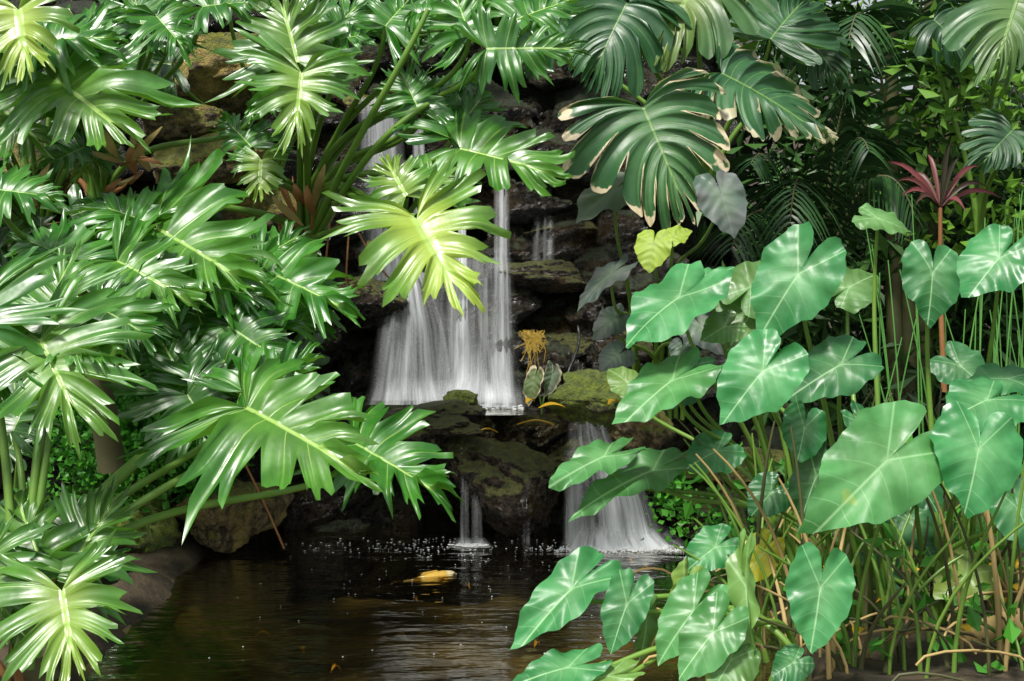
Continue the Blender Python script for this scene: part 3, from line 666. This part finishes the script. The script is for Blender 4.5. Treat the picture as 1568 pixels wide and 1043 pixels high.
# floating / fallen leaves, hanging yellow roots, driftwood
t=NT('yellow_leaf'); M_yel=t.done(t.pr(t.mix(t.noise(12,2),(.75,.50,.02),(.55,.28,.02)),.5))
t=NT('yellow_root'); M_root=t.done(t.pr(t.mix(t.noise(60,2),(.50,.34,.03),(.20,.12,.02)),.7))
mb=MB(); rng=np.random.RandomState(21)
def flat_leaf(c,L,w,a,n=(0,0,1)):
    d=np.array([math.cos(a),math.sin(a),0]); tt=np.linspace(0,1,7)[:,None]; s=np.cross([0,0,1],d); ww=w*np.sin(np.pi*np.clip(tt,.02,.98))
    ctr=np.array(c)+d*L*(tt-.5)+np.array([0,0,.02])*np.sin(tt*3)
    mb.add(np.stack([ctr-s*ww+[0,0,.006],ctr,ctr+s*ww+[0,0,.006]],1).reshape(-1,3),gridq(7,3),0)
flat_leaf(W(845,634,6.1)+[0,0,.02],.12,.05,.1); flat_leaf(W(812,622,6.15)+[0,0,.01],.07,.02,1.); flat_leaf(W(965,640,5.95)+[0,0,.03],.12,.015,-.2)
flat_leaf(W(820,652,6.05),.16,.006,-.2); flat_leaf(W(745,665,6.0),.10,.01,.3); flat_leaf(W(940,628,5.98)+[0,0,.02],.08,.02,.8)
for i in range(14): flat_leaf((rng.uniform(-.9,.9),rng.uniform(4.2,5.7),-.03),rng.uniform(.03,.06),.008,rng.uniform(0,6))
for i in range(40): flat_leaf((rng.uniform(1.,2.2),rng.uniform(4.0,5.2),.13),rng.uniform(.05,.12),.02,rng.uniform(0,6))
mb.build('fallen_leaves',[M_yel])
mb=MB()
for i in range(90):
    p=W(rng.uniform(796,834),rng.uniform(505,514),6.45); q=W(818+rng.normal(0,11),rng.uniform(512,530),6.42); e=W(820+rng.normal(0,10),rng.uniform(515,542) if i<80 else rng.uniform(550,572),6.42)
    tube(mb,bez(p,p+[rng.uniform(-.02,.02),-.03,0],q,e,7),.0012,4,0)
mb.build('hanging_roots',[M_root])
heartmb=MB()
N=nrm(np.array([-.5,-1,.3])); b=W(818,585,6.2); heart(heartmb,b,tip_from(b,808,622,6.2,N),N,.6,3,(.5,.25,.8),0,fold=.3)
N=nrm(np.array([.6,-1,.3])); b=W(845,575,6.25); heart(heartmb,b,tip_from(b,838,608,6.25,N),N,.6,4,(.3,.05,.3),0,fold=.3)
for q in (W(818,585,6.2),W(845,575,6.25)): tube(heartmb,bez(W(830,632,6.25),W(830,610,6.3),q+[0,.05,0],q,8),.004,5,1)
heartmb.build('small_aroid_plant',[M_earp,M_estalk])
mb=MB(); A=W(1470,985,4.3); B=W(1600,960,4.2)
c=bez(A,A+[.08,0,.03],B-[.1,0,-.02],B,14); tube(mb,c,[.012,.03,.038,.042,.043,.045,.042,.044,.046,.05,.05,.05,.05,.05],12,0)
mb.build('driftwood',[M_straw])
mb=MB(); tube(mb,bez(W(885,500,6.6),W(895,540,6.5),W(865,560,6.4),W(868,590,6.4),14),.007,7,0); mb.build('garden_hose',[simple('black_rubber',(.01,.01,.01),(.02,.02,.02),5,.35)])

# ------------------------------------------------------------------ light, world, camera
w=bpy.data.worlds.new('World'); scene.world=w; w.use_nodes=True; nt=w.node_tree; bg=nt.nodes['Background']
sky=nt.nodes.new('ShaderNodeTexSky'); sky.sky_type='NISHITA'; sky.sun_disc=False
D=nrm(np.array([-.25,-.58,1.0])) # direction to the sun
el=math.asin(D[2]); az=math.atan2(D[0],D[1])
sky.sun_elevation=el; sky.sun_rotation=az
sky.dust_density=3
hs=nt.nodes.new('ShaderNodeHueSaturation'); hs.inputs['Saturation'].default_value=.35
nt.links.new(sky.outputs[0],hs.inputs['Color']); nt.links.new(hs.outputs[0],bg.inputs[0]); bg.inputs[1].default_value=.15
sl=bpy.data.lights.new('sun','SUN'); sl.energy=5; sl.angle=math.radians(9); sl.color=(1,.97,.90)
so=bpy.data.objects.new('sun',sl); scene.collection.objects.link(so)
so.rotation_euler=Vector(-D).to_track_quat('-Z','Y').to_euler()
cam=bpy.data.cameras.new('camera'); co=bpy.data.objects.new('camera',cam); scene.collection.objects.link(co)
co.location=(0,0,CZ); co.rotation_euler=(math.radians(90),0,0)
cam.sensor_width=36; cam.lens=36*F/1568; cam.shift_y=-(521.5-353)/1568; cam.clip_end=1000; cam.clip_start=.05
scene.camera=co
scene.view_settings.view_transform='Standard'; scene.view_settings.look='None'; scene.view_settings.exposure=0
